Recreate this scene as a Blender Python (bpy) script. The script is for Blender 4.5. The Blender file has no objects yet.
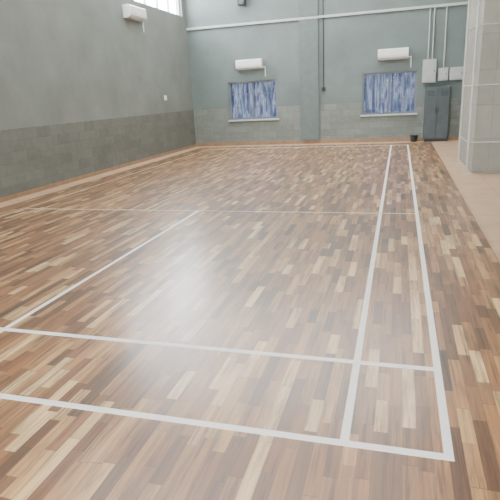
import bpy, bmesh, math, random
from mathutils import Matrix, Vector
random.seed(4)
S=bpy.context.scene
# ------------------------------------------------------------------ camera
cx,cy,cz=-0.2632,-2.0127,1.5748
yaw,pitch,roll=.2925,.2966,-.0528
f=Vector((-math.sin(yaw)*math.cos(pitch), math.cos(yaw)*math.cos(pitch), -math.sin(pitch)))
r0=Vector((math.cos(yaw),math.sin(yaw),0)); u0=r0.cross(f)
r=math.cos(roll)*r0+math.sin(roll)*u0; u=-math.sin(roll)*r0+math.cos(roll)*u0
cd=bpy.data.cameras.new('camera'); cam=bpy.data.objects.new('camera',cd); S.collection.objects.link(cam)
cam.matrix_world=Matrix(((r.x,u.x,-f.x,cx),(r.y,u.y,-f.y,cy),(r.z,u.z,-f.z,cz),(0,0,0,1)))
cd.sensor_width=36; cd.lens=36*503.5/500; S.camera=cam

# ------------------------------------------------------------------ node helpers
def lin(c):
    return tuple(((v/255)/12.92 if v/255<=.04045 else ((v/255+.055)/1.055)**2.4) for v in c)+(1,)
class NT:
    def __init__(s,name):
        s.m=bpy.data.materials.new(name); s.m.use_nodes=True; s.t=s.m.node_tree; s.n=s.t.nodes; s.l=s.t.links
        s.b=s.n['Principled BSDF']
    def add(s,t,**k):
        n=s.n.new(t)
        for a,b in k.items(): setattr(n,a,b)
        return n
    def put(s,sock,v):
        if isinstance(v,bpy.types.NodeSocket): s.l.new(v,sock)
        else: sock.default_value=v
    def math(s,op,a,b=0.0,c=None):
        n=s.add('ShaderNodeMath',operation=op); s.put(n.inputs[0],a); s.put(n.inputs[1],b)
        if c is not None: s.put(n.inputs[2],c)
        return n.outputs[0]
    def mix(s,fac,a,b,bt='MIX'):
        n=s.add('ShaderNodeMix',data_type='RGBA',blend_type=bt); s.put(n.inputs[0],fac); s.put(n.inputs[6],a); s.put(n.inputs[7],b)
        return n.outputs[2]
    def comb(s,a,b,c=0.0):
        n=s.add('ShaderNodeCombineXYZ'); s.put(n.inputs[0],a); s.put(n.inputs[1],b); s.put(n.inputs[2],c); return n.outputs[0]
    def ramp(s,fac,stops):
        n=s.add('ShaderNodeValToRGB'); s.put(n.inputs[0],fac); e=n.color_ramp.elements
        while len(e)<len(stops): e.new(.5)
        for i,(p,c) in enumerate(stops): e[i].position=p; e[i].color=c
        return n.outputs[0]
    def noise(s,vec,scale,detail=3,rough=.5):
        n=s.add('ShaderNodeTexNoise'); s.put(n.inputs['Vector'],vec); n.inputs['Scale'].default_value=scale
        n.inputs['Detail'].default_value=detail; n.inputs['Roughness'].default_value=rough; return n.outputs[0]
    def wn(s,vec):
        n=s.add('ShaderNodeTexWhiteNoise',noise_dimensions='3D'); s.put(n.inputs['Vector'],vec); return n.outputs[0]
    def pos(s):
        g=s.add('ShaderNodeNewGeometry'); x=s.add('ShaderNodeSeparateXYZ'); s.l.new(g.outputs['Position'],x.inputs[0])
        return g.outputs['Position'],x.outputs[0],x.outputs[1],x.outputs[2]
    def bump(s,h,st=.3,d=.01):
        n=s.add('ShaderNodeBump'); n.inputs['Strength'].default_value=st; n.inputs['Distance'].default_value=d
        s.put(n.inputs['Height'],h); s.l.new(n.outputs[0],s.b.inputs['Normal'])
def simple(name,c,rough=.5,metal=0,var=.08,scale=6):
    N=NT(name); p,_,_,_=N.pos(); n=N.noise(p,scale,4)
    k=lin(c); d=tuple(v*(1-var*2) for v in k[:3])+(1,); h=tuple(min(1,v*(1+var*2)) for v in k[:3])+(1,)
    N.put(N.b.inputs['Base Color'],N.ramp(n,[(.3,d),(.7,h)]))
    N.b.inputs['Roughness'].default_value=rough; N.b.inputs['Metallic'].default_value=metal
    return N.m

def wood_floor():
    N=NT('teak_strip_flooring'); p,x,y,z=N.pos()
    W=.066; L=.78
    xr=N.math('DIVIDE',x,W); row=N.math('FLOOR',xr)
    off=N.math('MULTIPLY',N.wn(N.comb(row,3.3)),7.0)
    yr=N.math('ADD',N.math('DIVIDE',y,L),off); col=N.math('FLOOR',yr); fy=N.math('FRACT',yr)
    cut=N.math('ADD',N.math('MULTIPLY',N.wn(N.comb(row,col,5.5)),.5),.25)
    half=N.math('GREATER_THAN',fy,cut)
    idc=N.math('ADD',N.math('MULTIPLY',col,2.0),half)
    rnd=N.wn(N.comb(row,idc,1.7)); rnd2=N.wn(N.comb(row,idc,9.1))
    base=N.ramp(rnd,[(0,lin((66,40,20))),(.14,lin((104,66,36))),(.32,lin((140,94,54))),(.6,lin((164,116,70))),(.84,lin((200,156,102))),(1,lin((240,210,158)))])
    base=N.mix(.22,base,N.ramp(rnd2,[(0,lin((154,92,52))),(.5,lin((166,122,76))),(1,lin((122,106,82)))]))
    gv=N.comb(N.math('MULTIPLY',x,42.0),N.math('MULTIPLY',y,1.6),N.math('MULTIPLY',rnd,37.0))
    g=N.noise(gv,1.0,5,.7)
    c=N.mix(1.0,base,N.ramp(g,[(.33,(.32,.27,.22,1)),(.47,(.92,.90,.86,1)),(.7,(1.32,1.28,1.22,1))]),'MULTIPLY')
    pv=N.comb(N.math('MULTIPLY',x,9.0),N.math('MULTIPLY',y,1.3)); pn=N.noise(pv,1.0,5,.65)
    c=N.mix(N.math('MULTIPLY',N.ramp(pn,[(.5,(0,0,0,1)),(.66,(1,1,1,1))]),.6),c,lin((84,52,28)))
    gx=N.math('LESS_THAN',N.math('FRACT',xr),.03)
    gy=N.math('LESS_THAN',N.math('MINIMUM',fy,N.math('ABSOLUTE',N.math('SUBTRACT',fy,cut))),.004)
    gap=N.math('MAXIMUM',gx,gy)
    c=N.mix(N.math('MULTIPLY',gap,.4),c,lin((50,30,20)))
    N.put(N.b.inputs['Base Color'],c)
    N.put(N.b.inputs['Roughness'],N.math('ADD',N.math('MULTIPLY',rnd2,.1),.34))
    N.b.inputs['Coat Weight'].default_value=1.0; N.b.inputs['Coat Roughness'].default_value=.25; N.b.inputs['Coat IOR'].default_value=1.55
    n=N.noise(p,14,2)
    N.bump(N.math('ADD',N.math('SUBTRACT',1.0,gap),N.math('MULTIPLY',n,.6)),.12,.002)
    return N.m
def tile(name,c,size,joint,rough=.5):
    N=NT(name); p,x,y,z=N.pos()
    fx=N.math('FRACT',N.math('DIVIDE',x,size)); fy=N.math('FRACT',N.math('DIVIDE',y,size))
    j=N.math('MAXIMUM',N.math('LESS_THAN',fx,.02),N.math('LESS_THAN',fy,.02))
    n=N.noise(p,3,4); k=lin(c)
    cc=N.ramp(n,[(.3,tuple(v*.85 for v in k[:3])+(1,)),(.7,tuple(v*1.1 for v in k[:3])+(1,))])
    N.put(N.b.inputs['Base Color'],N.mix(N.math('MULTIPLY',j,.7),cc,lin(joint))); N.b.inputs['Roughness'].default_value=rough
    return N.m
def wall_mat(name,axis,up,low,blend_h=1.21,stain=.4):
    N=NT(name); p,x,y,z=N.pos(); h=(x,y)[axis]
    n=N.noise(p,1.3,5,.6); n2=N.noise(p,9,4)
    U=lin(up); Lw=lin(low)
    cu=N.ramp(n,[(.3,tuple(v*.84 for v in U[:3])+(1,)),(.7,tuple(v*1.1 for v in U[:3])+(1,))])
    zr=N.math('DIVIDE',z,.2); row=N.math('FLOOR',zr)
    hr=N.math('ADD',N.math('DIVIDE',h,.4),N.math('MULTIPLY',N.math('MODULO',row,2.0),.5)); col=N.math('FLOOR',hr)
    rn=N.wn(N.comb(row,col,2.2))
    cl=N.ramp(N.math('ADD',N.math('MULTIPLY',rn,.4),N.math('MULTIPLY',n2,.6)),[(.2,tuple(v*.82 for v in Lw[:3])+(1,)),(.8,tuple(v*1.16 for v in Lw[:3])+(1,))])
    j=N.math('MAXIMUM',N.math('LESS_THAN',N.math('FRACT',zr),.06),N.math('LESS_THAN',N.math('FRACT',hr),.03))
    cl=N.mix(N.math('MULTIPLY',j,.3),cl,lin((76,78,74)))
    st=N.noise(N.comb(N.math('MULTIPLY',h,1.4),N.math('MULTIPLY',z,2.5)),1.0,5,.65)
    cl=N.mix(N.math('MULTIPLY',N.ramp(st,[(.45,(0,0,0,1)),(.7,(1,1,1,1))]),stain),cl,lin((86,86,78)))
    m=N.math('LESS_THAN',N.math('ADD',z,N.math('MULTIPLY',N.math('SUBTRACT',n2,.5),.04)),blend_h)
    N.put(N.b.inputs['Base Color'],N.mix(m,cu,cl)); N.b.inputs['Roughness'].default_value=.62
    N.bump(N.math('ADD',N.math('MULTIPLY',N.math('MULTIPLY',m,j),-1.0),N.math('MULTIPLY',n2,.3)),.25,.01)
    return N.m
def stone(name,c,joint):
    N=NT(name); p,x,y,z=N.pos()
    zr=N.math('DIVIDE',z,.6); row=N.math('FLOOR',zr)
    hr=N.math('DIVIDE',N.math('ADD',x,y),.6)
    rn=N.wn(N.comb(row,N.math('FLOOR',hr),.5)); n=N.noise(p,5,5); k=lin(c)
    cc=N.ramp(N.math('ADD',N.math('MULTIPLY',rn,.3),N.math('MULTIPLY',n,.7)),[(.2,tuple(v*.86 for v in k[:3])+(1,)),(.8,tuple(v*1.12 for v in k[:3])+(1,))])
    j=N.math('MAXIMUM',N.math('LESS_THAN',N.math('FRACT',zr),.025),N.math('LESS_THAN',N.math('FRACT',hr),.02))
    N.put(N.b.inputs['Base Color'],N.mix(N.math('MULTIPLY',j,.4),cc,lin(joint))); N.b.inputs['Roughness'].default_value=.6
    N.bump(N.math('ADD',N.math('MULTIPLY',j,-1.0),n),.2,.01)
    return N.m
def curtain_mat():
    N=NT('curtain_fabric'); p,x,y,z=N.pos()
    n=N.noise(N.comb(N.math('MULTIPLY',x,9.0),0.0,N.math('MULTIPLY',z,1.6)),1.0,4)
    c=N.ramp(n,[(.32,lin((66,78,106))),(.46,lin((100,112,146))),(.56,lin((172,182,200))),(.66,lin((94,102,142)))])
    N.put(N.b.inputs['Base Color'],c); N.b.inputs['Roughness'].default_value=.8
    t=N.add('ShaderNodeBsdfTranslucent'); N.l.new(c,t.inputs[0]); mx=N.add('ShaderNodeMixShader'); mx.inputs[0].default_value=.025
    N.l.new(N.b.outputs[0],mx.inputs[1]); N.l.new(t.outputs[0],mx.inputs[2]); N.l.new(mx.outputs[0],N.n['Material Output'].inputs[0])
    return N.m
M=dict(
 wood=wood_floor(), tile=tile('beige_tile',(192,162,132),.6,(145,120,98),.4),
 wl=wall_mat('wall_paint_left',1,(120,126,122),(104,107,101),stain=.45),
 wb=wall_mat('wall_paint_back',0,(106,119,118),(117,125,120),stain=.3),
 wr=simple('wall_paint_right',(150,155,152),.7),
 ceil=simple('ceiling_sheet',(190,192,190),.7), line=simple('court_line_paint',(246,245,242),.35,var=.015),
 worn=simple('worn_line_paint',(196,172,146),.35,var=.12),
 white=simple('white_plastic',(228,230,228),.35,var=.02), dark=simple('dark_plastic',(40,44,46),.5),
 cab=simple('dark_grey_enamel',(70,80,84),.5,var=.05), lgrey=simple('light_grey_enamel',(170,176,174),.4,var=.03),
 frame=simple('window_frame_paint',(112,120,132),.5,var=.04), trunk=simple('trunking_paint',(176,184,180),.5,var=.03),
 skirt=simple('skirting_wood',(144,116,90),.5), stone=stone('pier_cladding',(150,149,140),(112,112,104)),
 steel=simple('galvanised_steel',(190,194,192),.4,.4,var=.04), curt=curtain_mat(), mid=simple('mid_grey_paint',(98,110,109),.6,var=.04),
)
g=NT('window_glass'); g.b.inputs['Base Color'].default_value=(.9,.94,.98,1); g.b.inputs['Roughness'].default_value=.05
g.b.inputs['Transmission Weight'].default_value=1.0; g.b.inputs['IOR'].default_value=1.05; M['glass']=g.m

# ------------------------------------------------------------------ mesh helpers
def mk(name,mat,parts,bev=0,parent=None,smooth=False):
    bm=bmesh.new()
    for q in parts:
        if q[0]=='b':
            x0,x1,y0,y1,z0,z1=q[1:7]
            m=Matrix.Translation(((x0+x1)/2,(y0+y1)/2,(z0+z1)/2))@Matrix.Diagonal((abs(x1-x0),abs(y1-y0),abs(z1-z0),1))
            ge=bmesh.ops.create_cube(bm,size=1,matrix=m)
            if bev: bmesh.ops.bevel(bm,geom=list({e for v in ge['verts'] for e in v.link_edges}),offset=bev,segments=2,affect='EDGES',profile=.5)
        else:
            a,b=Vector(q[1]),Vector(q[2]); d=b-a
            m=Matrix.Translation((a+b)/2)@d.to_track_quat('Z','Y').to_matrix().to_4x4()
            r1=q[3]; r2=q[5] if len(q)>5 else q[3]
            bmesh.ops.create_cone(bm,cap_ends=True,segments=q[4] if len(q)>4 else 12,radius1=r1,radius2=r2,depth=d.length,matrix=m)
    me=bpy.data.meshes.new(name); bm.to_mesh(me); bm.free(); me.materials.append(mat)
    o=bpy.data.objects.new(name,me); S.collection.objects.link(o)
    if parent: o.parent=parent
    return o
def empty(name,loc=(0,0,0)):
    o=bpy.data.objects.new(name,None); o.empty_display_size=.1; S.collection.objects.link(o); return o
def prism(name,mat,prof,a0,a1,axis,parent=None,bev=0):
    bm=bmesh.new(); n=len(prof)
    V=[[bm.verts.new((a,d,z) if axis=='x' else (d,a,z)) for d,z in prof] for a in (a0,a1)]
    bm.faces.new(V[0]); bm.faces.new(V[1][::-1])
    for i in range(n): bm.faces.new((V[0][i],V[0][(i+1)%n],V[1][(i+1)%n],V[1][i]))
    bmesh.ops.recalc_face_normals(bm,faces=bm.faces)
    me=bpy.data.meshes.new(name); bm.to_mesh(me); bm.free(); me.materials.append(mat)
    o=bpy.data.objects.new(name,me); S.collection.objects.link(o); o.parent=parent; return o

XL,XR,YB,YF,H=-7.1,2.7,14.8,-5.5,6.2
# ------------------------------------------------------------------ shell
mk('floor',M['tile'],[('b',XL-.2,XR+.2,YF-.2,YB+.2,-.25,-.03)])
mk('wooden_court_floor',M['wood'],[('b',-6.6,.67,-4.5,14.0,-.03,0)])
mk('ceiling',M['ceil'],[('b',XL-.2,XR+.2,YF-.2,YB+.2,H,H+.15)])
W1=(-5.78,-4.13,.82,2.04); W2=(-1.40,.22,.82,2.06)
T=.22
mk('wall_back',M['wb'],[('b',XL-.2,W1[0],YB,YB+T,-.1,H),('b',W1[0],W1[1],YB,YB+T,-.1,W1[2]),('b',W1[0],W1[1],YB,YB+T,W1[3],H),
   ('b',W1[1],W2[0],YB,YB+T,-.1,H),('b',W2[0],W2[1],YB,YB+T,-.1,W2[2]),('b',W2[0],W2[1],YB,YB+T,W2[3],H),('b',W2[1],XR+.2,YB,YB+T,-.1,H)])
VZ0,VZ1=4.12,5.95
VS=[(9.2,10.8),(11.3,14.5)]  # first span is an added unseen opening for floor glare; second is the real window
p=[]; prev=YF
for a,b in VS:
    p+=[('b',XL-.2,XL,prev,a,-.1,H),('b',XL-.2,XL,a,b,-.1,VZ0),('b',XL-.2,XL,a,b,VZ1,H)]; prev=b
p.append(('b',XL-.2,XL,prev,YB,-.1,H)); mk('wall_left',M['wl'],p)
mk('wall_right',M['wr'],[('b',XR,XR+.2,YF,YB,-.1,H)])
mk('wall_front_light_block',M['wr'],[('b',XL-.2,-4,YF-.2,YF,-.1,H),('b',-4,0,YF-.2,YF,3.0,H),('b',0,XR+.2,YF-.2,YF,-.1,H)])  # unseen end wall, added to cut the light entering behind the camera
mk('baseboard_back',M['skirt'],[('b',XL,XR,YB-.02,YB,-.03,.09)])
mk('baseboard_left',M['skirt'],[('b',XL,XL+.02,YF,YB-.02,-.03,.05)])
mk('trim_1',M['trunk'],[('b',XL,XR,YB-.06,YB,3.74,3.81)])
mk('trim_2',M['mid'],[('b',-3.35,-2.75,YB-.07,YB,.09,3.74),('b',-3.35,-2.75,YB-.07,YB,3.81,H)],.004)
# ------------------------------------------------------------------ court lines
w=.042; z0,z1=0,.0015
def vx(x,ya,yb): return ('b',x-w/2,x+w/2,ya,yb,z0,z1)
def hy(y,xa,xb): return ('b',xa-w/2,xb+w/2,y-w/2,y+w/2,z0,z1+.0002)
e=empty('court_lines')
mk('main_lines',M['line'],[vx(0,0,13.4),vx(-.46,0,13.4),hy(0,-6.1,0),hy(.76,-6.1,0),hy(13.4,-6.1,0),vx(-3.05,0,4.72)],0,e)
mk('worn_lines',M['worn'],[('b',-6.115,-6.085,0,13.4,z0,z1+.0006),('b',-6.1,-.02,4.70,4.74,z0,z1+.0004)],0,e)
# ------------------------------------------------------------------ windows
def window(name,Wd,seed):
    x0,x1,a,b=Wd; e=empty(name); yb=YB+.04; t=.055; xm=(x0+x1)/2
    fr=[('b',x0,x1,yb,yb+.06,a,a+t),('b',x0,x1,yb,yb+.06,b-t,b),('b',x0,x0+t,yb,yb+.06,a+t,b-t),('b',x1-t,x1,yb,yb+.06,a+t,b-t),
        ('b',xm-.03,xm+.03,yb,yb+.06,a+t,b-t)]
    mk('frame',M['frame'],fr,0,e)
    mk('sill',M['trunk'],[('b',x0-.05,x1+.05,YB-.06,YB+.04,a-.05,a)],.006,e)
    bars=[('c',(x0+t+(x1-x0-2*t)*i/12,YB+.025,a),(x0+t+(x1-x0-2*t)*i/12,YB+.025,b),.008,8) for i in range(1,12)]
    bars+=[('b',x0,x1,YB+.018,YB+.032,a+(b-a)*k,a+(b-a)*k+.02) for k in (.33,.66)]
    mk('grille',M['frame'],bars,0,e)
    mk('pane',M['glass'],[('b',x0+t,xm-.03,yb+.025,yb+.031,a+t,b-t),('b',xm+.03,x1-t,yb+.025,yb+.031,a+t,b-t)],0,e)
    bm=bmesh.new(); n=160; rows=8; vs=[]
    for j in range(rows+1):
        zz=a+.01+(b-a-.02)*j/rows
        vs.append([bm.verts.new((x0+(x1-x0)*i/n, YB+.15+.022*math.sin(i/n*2*math.pi*17+seed+.4*math.sin(j*.6+i*.05)), zz)) for i in range(n+1)])
    for j in range(rows):
        for i in range(n): bm.faces.new((vs[j][i],vs[j][i+1],vs[j+1][i+1],vs[j+1][i])).smooth=True
    me=bpy.data.meshes.new('curtain'); bm.to_mesh(me); bm.free(); me.materials.append(M['curt'])
    o=bpy.data.objects.new('curtain',me); S.collection.objects.link(o); o.parent=e
window('window_1',W1,0.); window('window_2',W2,2.)
def vent(name,a,b):
    e=empty(name); x0=XL-.14; x1=XL-.08; n=4
    p=[('b',x0,x1,a,b,VZ0,VZ0+.05),('b',x0,x1,a,b,VZ1-.05,VZ1)]+[('b',x0,x1,a+(b-a-.05)*i/n,a+(b-a-.05)*i/n+.05,VZ0+.05,VZ1-.05) for i in range(n+1)]
    mk('frame',M['trunk'],p,0,e)
for i,(a,b) in enumerate(VS): vent('window_%d'%(3+i),a,b)
# ------------------------------------------------------------------ split AC units
def ac_back(x0,x1,a,b):
    e=empty('air_conditioner'); y=YB-.002
    prof=[(y,a),(y,b),(y-.17,b),(y-.205,b-.03),(y-.215,a+.1),(y-.19,a+.03),(y-.12,a)]
    prism('housing',M['white'],prof,x0,x1,'x',e)
    mk('louvre',M['lgrey'],[('b',x0+.05,x1-.05,y-.215,y-.19,a+.045,a+.07)],.003,e)
    mk('intake_grille',M['lgrey'],[('b',x0+.04,x1-.04,y-.16+.035*i,y-.145+.035*i,b,b+.004) for i in range(4)],0,e)
    mk('seam',M['lgrey'],[('b',x0+.01,x1-.01,y-.217,y-.20,a+.115,a+.12)],0,e)
    mk('refrigerant_pipe',M['white'],[('c',(x1-.03,y-.03,a+.05),(x1+.08,y-.03,a+.05),.016),('c',(x1+.08,y-.03,a+.07),(x1+.08,y-.03,a-.25),.016)],0,e)
ac_back(-5.42,-4.56,2.40,2.70); ac_back(-.94,-.06,2.40,2.71)
e=empty('air_conditioner'); y0,y1,a,b=10.6,11.5,3.64,3.95; x=XL+.002
prism('housing',M['white'],[(x,a),(x,b),(x+.17,b),(x+.205,b-.03),(x+.215,a+.1),(x+.19,a+.03),(x+.12,a)],y0,y1,'y',e)
mk('louvre',M['lgrey'],[('b',x+.19,x+.215,y0+.05,y1-.05,a+.045,a+.07)],.003,e)
mk('seam',M['lgrey'],[('b',x+.2,x+.217,y0+.01,y1-.01,a+.115,a+.12)],0,e)
mk('refrigerant_pipe',M['white'],[('c',(x+.03,y1,a+.05),(x+.03,y1+.1,a+.05),.016),('c',(x+.03,y1+.1,a+.07),(x+.03,y1+.1,a-.25),.016)],0,e)
# ------------------------------------------------------------------ switches, cables
mk('light_switch',M['white'],[('b',XL,XL+.02,12.55,12.70,1.58,1.72),('b',XL+.02,XL+.028,12.58,12.61,1.62,1.68),('b',XL+.02,XL+.028,12.64,12.67,1.62,1.68)])
mk('hanging_cable',M['dark'],[('c',(-2.6,YB-.015,1.7),(-2.6,YB-.015,3.74),.014),('c',(-2.6,YB-.015,3.81),(-2.6,YB-.015,H),.014),('b',-2.66,-2.54,YB-.05,YB,1.6,1.72)])
e=empty('wall_speaker')
mk('box',M['dark'],[('b',-5.25,-5.0,YB-.24,YB-.06,4.3,4.62)],.02,e); mk('bracket',M['dark'],[('b',-5.15,-5.1,YB-.07,YB,4.4,4.5)],0,e)
mk('grille',M['cab'],[('c',(-5.125,YB-.25,4.4),(-5.125,YB-.24,4.4),.08,20),('c',(-5.125,YB-.25,4.54),(-5.125,YB-.24,4.54),.04,16)],0,e)
# ------------------------------------------------------------------ electrical cabinet and boxes
e=empty('electrical_cabinet')
mk('body',M['cab'],[('b',.46,1.16,YB-.34,YB-.03,.05,1.56)],.01,e)
mk('plinth',M['dark'],[('b',.49,1.13,YB-.32,YB-.05,-.03,.05)],0,e)
mk('doors',M['cab'],[('b',.48,.805,YB-.355,YB-.34,.08,1.53),('b',.815,1.14,YB-.355,YB-.34,.08,1.53)],.005,e)
mk('handles',M['dark'],[('b',.77,.79,YB-.375,YB-.355,.8,.95),('b',.83,.85,YB-.375,YB-.355,.8,.95)],.003,e)
mk('vents',M['dark'],[('b',.52,.72,YB-.358,YB-.354,1.3+.04*i,1.315+.04*i) for i in range(4)]+[('b',.9,1.1,YB-.358,YB-.354,1.3+.04*i,1.315+.04*i) for i in range(4)],0,e)
def dbox(x0,x1,a,b,cs):
    e=empty('distribution_box')
    mk('case',M['lgrey'],[('b',x0,x1,YB-.14,YB-.002,a,b)],.008,e); mk('lid',M['lgrey'],[('b',x0+.025,x1-.025,YB-.15,YB-.14,a+.03,b-.03)],.004,e)
    mk('latch',M['dark'],[('b',x1-.06,x1-.045,YB-.158,YB-.15,(a+b)/2-.03,(a+b)/2+.03)],0,e)
    if cs: mk('conduit',M['trunk'],[('c',(c_,YB-.03,b),(c_,YB-.03,3.735),.018) for c_ in cs],0,e)
dbox(.36,.74,1.68,2.34,(.5,.62)); dbox(.80,1.08,1.72,2.08,(.95,)); dbox(1.12,1.50,1.72,2.08,())
mk('floor_pail',M['dark'],[('c',(.19,YB-.2,-.03),(.19,YB-.2,.15),.085,20,.115),('c',(.19,YB-.2,.15),(.19,YB-.2,.165),.122,20)])
# ------------------------------------------------------------------ masonry pier + steel access frame
mk('wall_pier',M['stone'],[('b',1.08,2.7,8.25,10.8,-.03,H)],.01)
px0,px1,py=.98,1.62,8.18
st=[('c',(x_,py,-.03),(x_,py,H-.05),.018) for x_ in (px0,px1)]
st+=[('c',(px0,py,.55+1.0*i),(px1,py,.55+1.0*i),.012) for i in range(6)]
st+=[('c',(px0,9.6,-.03),(px0,9.6,H-.05),.018)]+[('c',(px0,py,.55+1.0*i),(px0,9.6,.55+1.0*i),.012) for i in range(6)]
st+=[('b',x_-.06,x_+.06,y_-.06,y_+.06,-.03,-.02) for x_,y_ in ((px0,py),(px1,py),(px0,9.6))]
mk('scaffold_frame',M['steel'],st)

# ------------------------------------------------------------------ pivot the grouping empties at their parts
for e in [o for o in S.objects if o.type=='EMPTY']:
    vs=[v.co for c in e.children for v in c.data.vertices]
    c0=Vector([(min(v[i] for v in vs)+max(v[i] for v in vs))/2 for i in range(3)])
    e.location=c0
    for c in e.children: c.location=-c0
# ------------------------------------------------------------------ light
def area(name,loc,rot,sx,sy,p,c=(1,1,1)):
    l=bpy.data.lights.new(name,'AREA'); l.shape='RECTANGLE'; l.size=sx; l.size_y=sy; l.energy=p; l.color=c
    o=bpy.data.objects.new(name,l); o.location=loc; o.rotation_euler=rot; S.collection.objects.link(o)
for i,(yy,pw) in enumerate(((0,190),(5,250),(9.5,360),(13,340))):
    area('fill_light',(-3.0,yy,H-.1),(0,0,0),7.5,1.6,pw,(1,.99,.96))  # added fill panels under the ceiling, with no fixtures behind them
w_=bpy.data.worlds.new('sky'); S.world=w_; w_.use_nodes=True
bg=w_.node_tree.nodes['Background']; bg.inputs[0].default_value=(.96,.98,1,1); bg.inputs[1].default_value=28
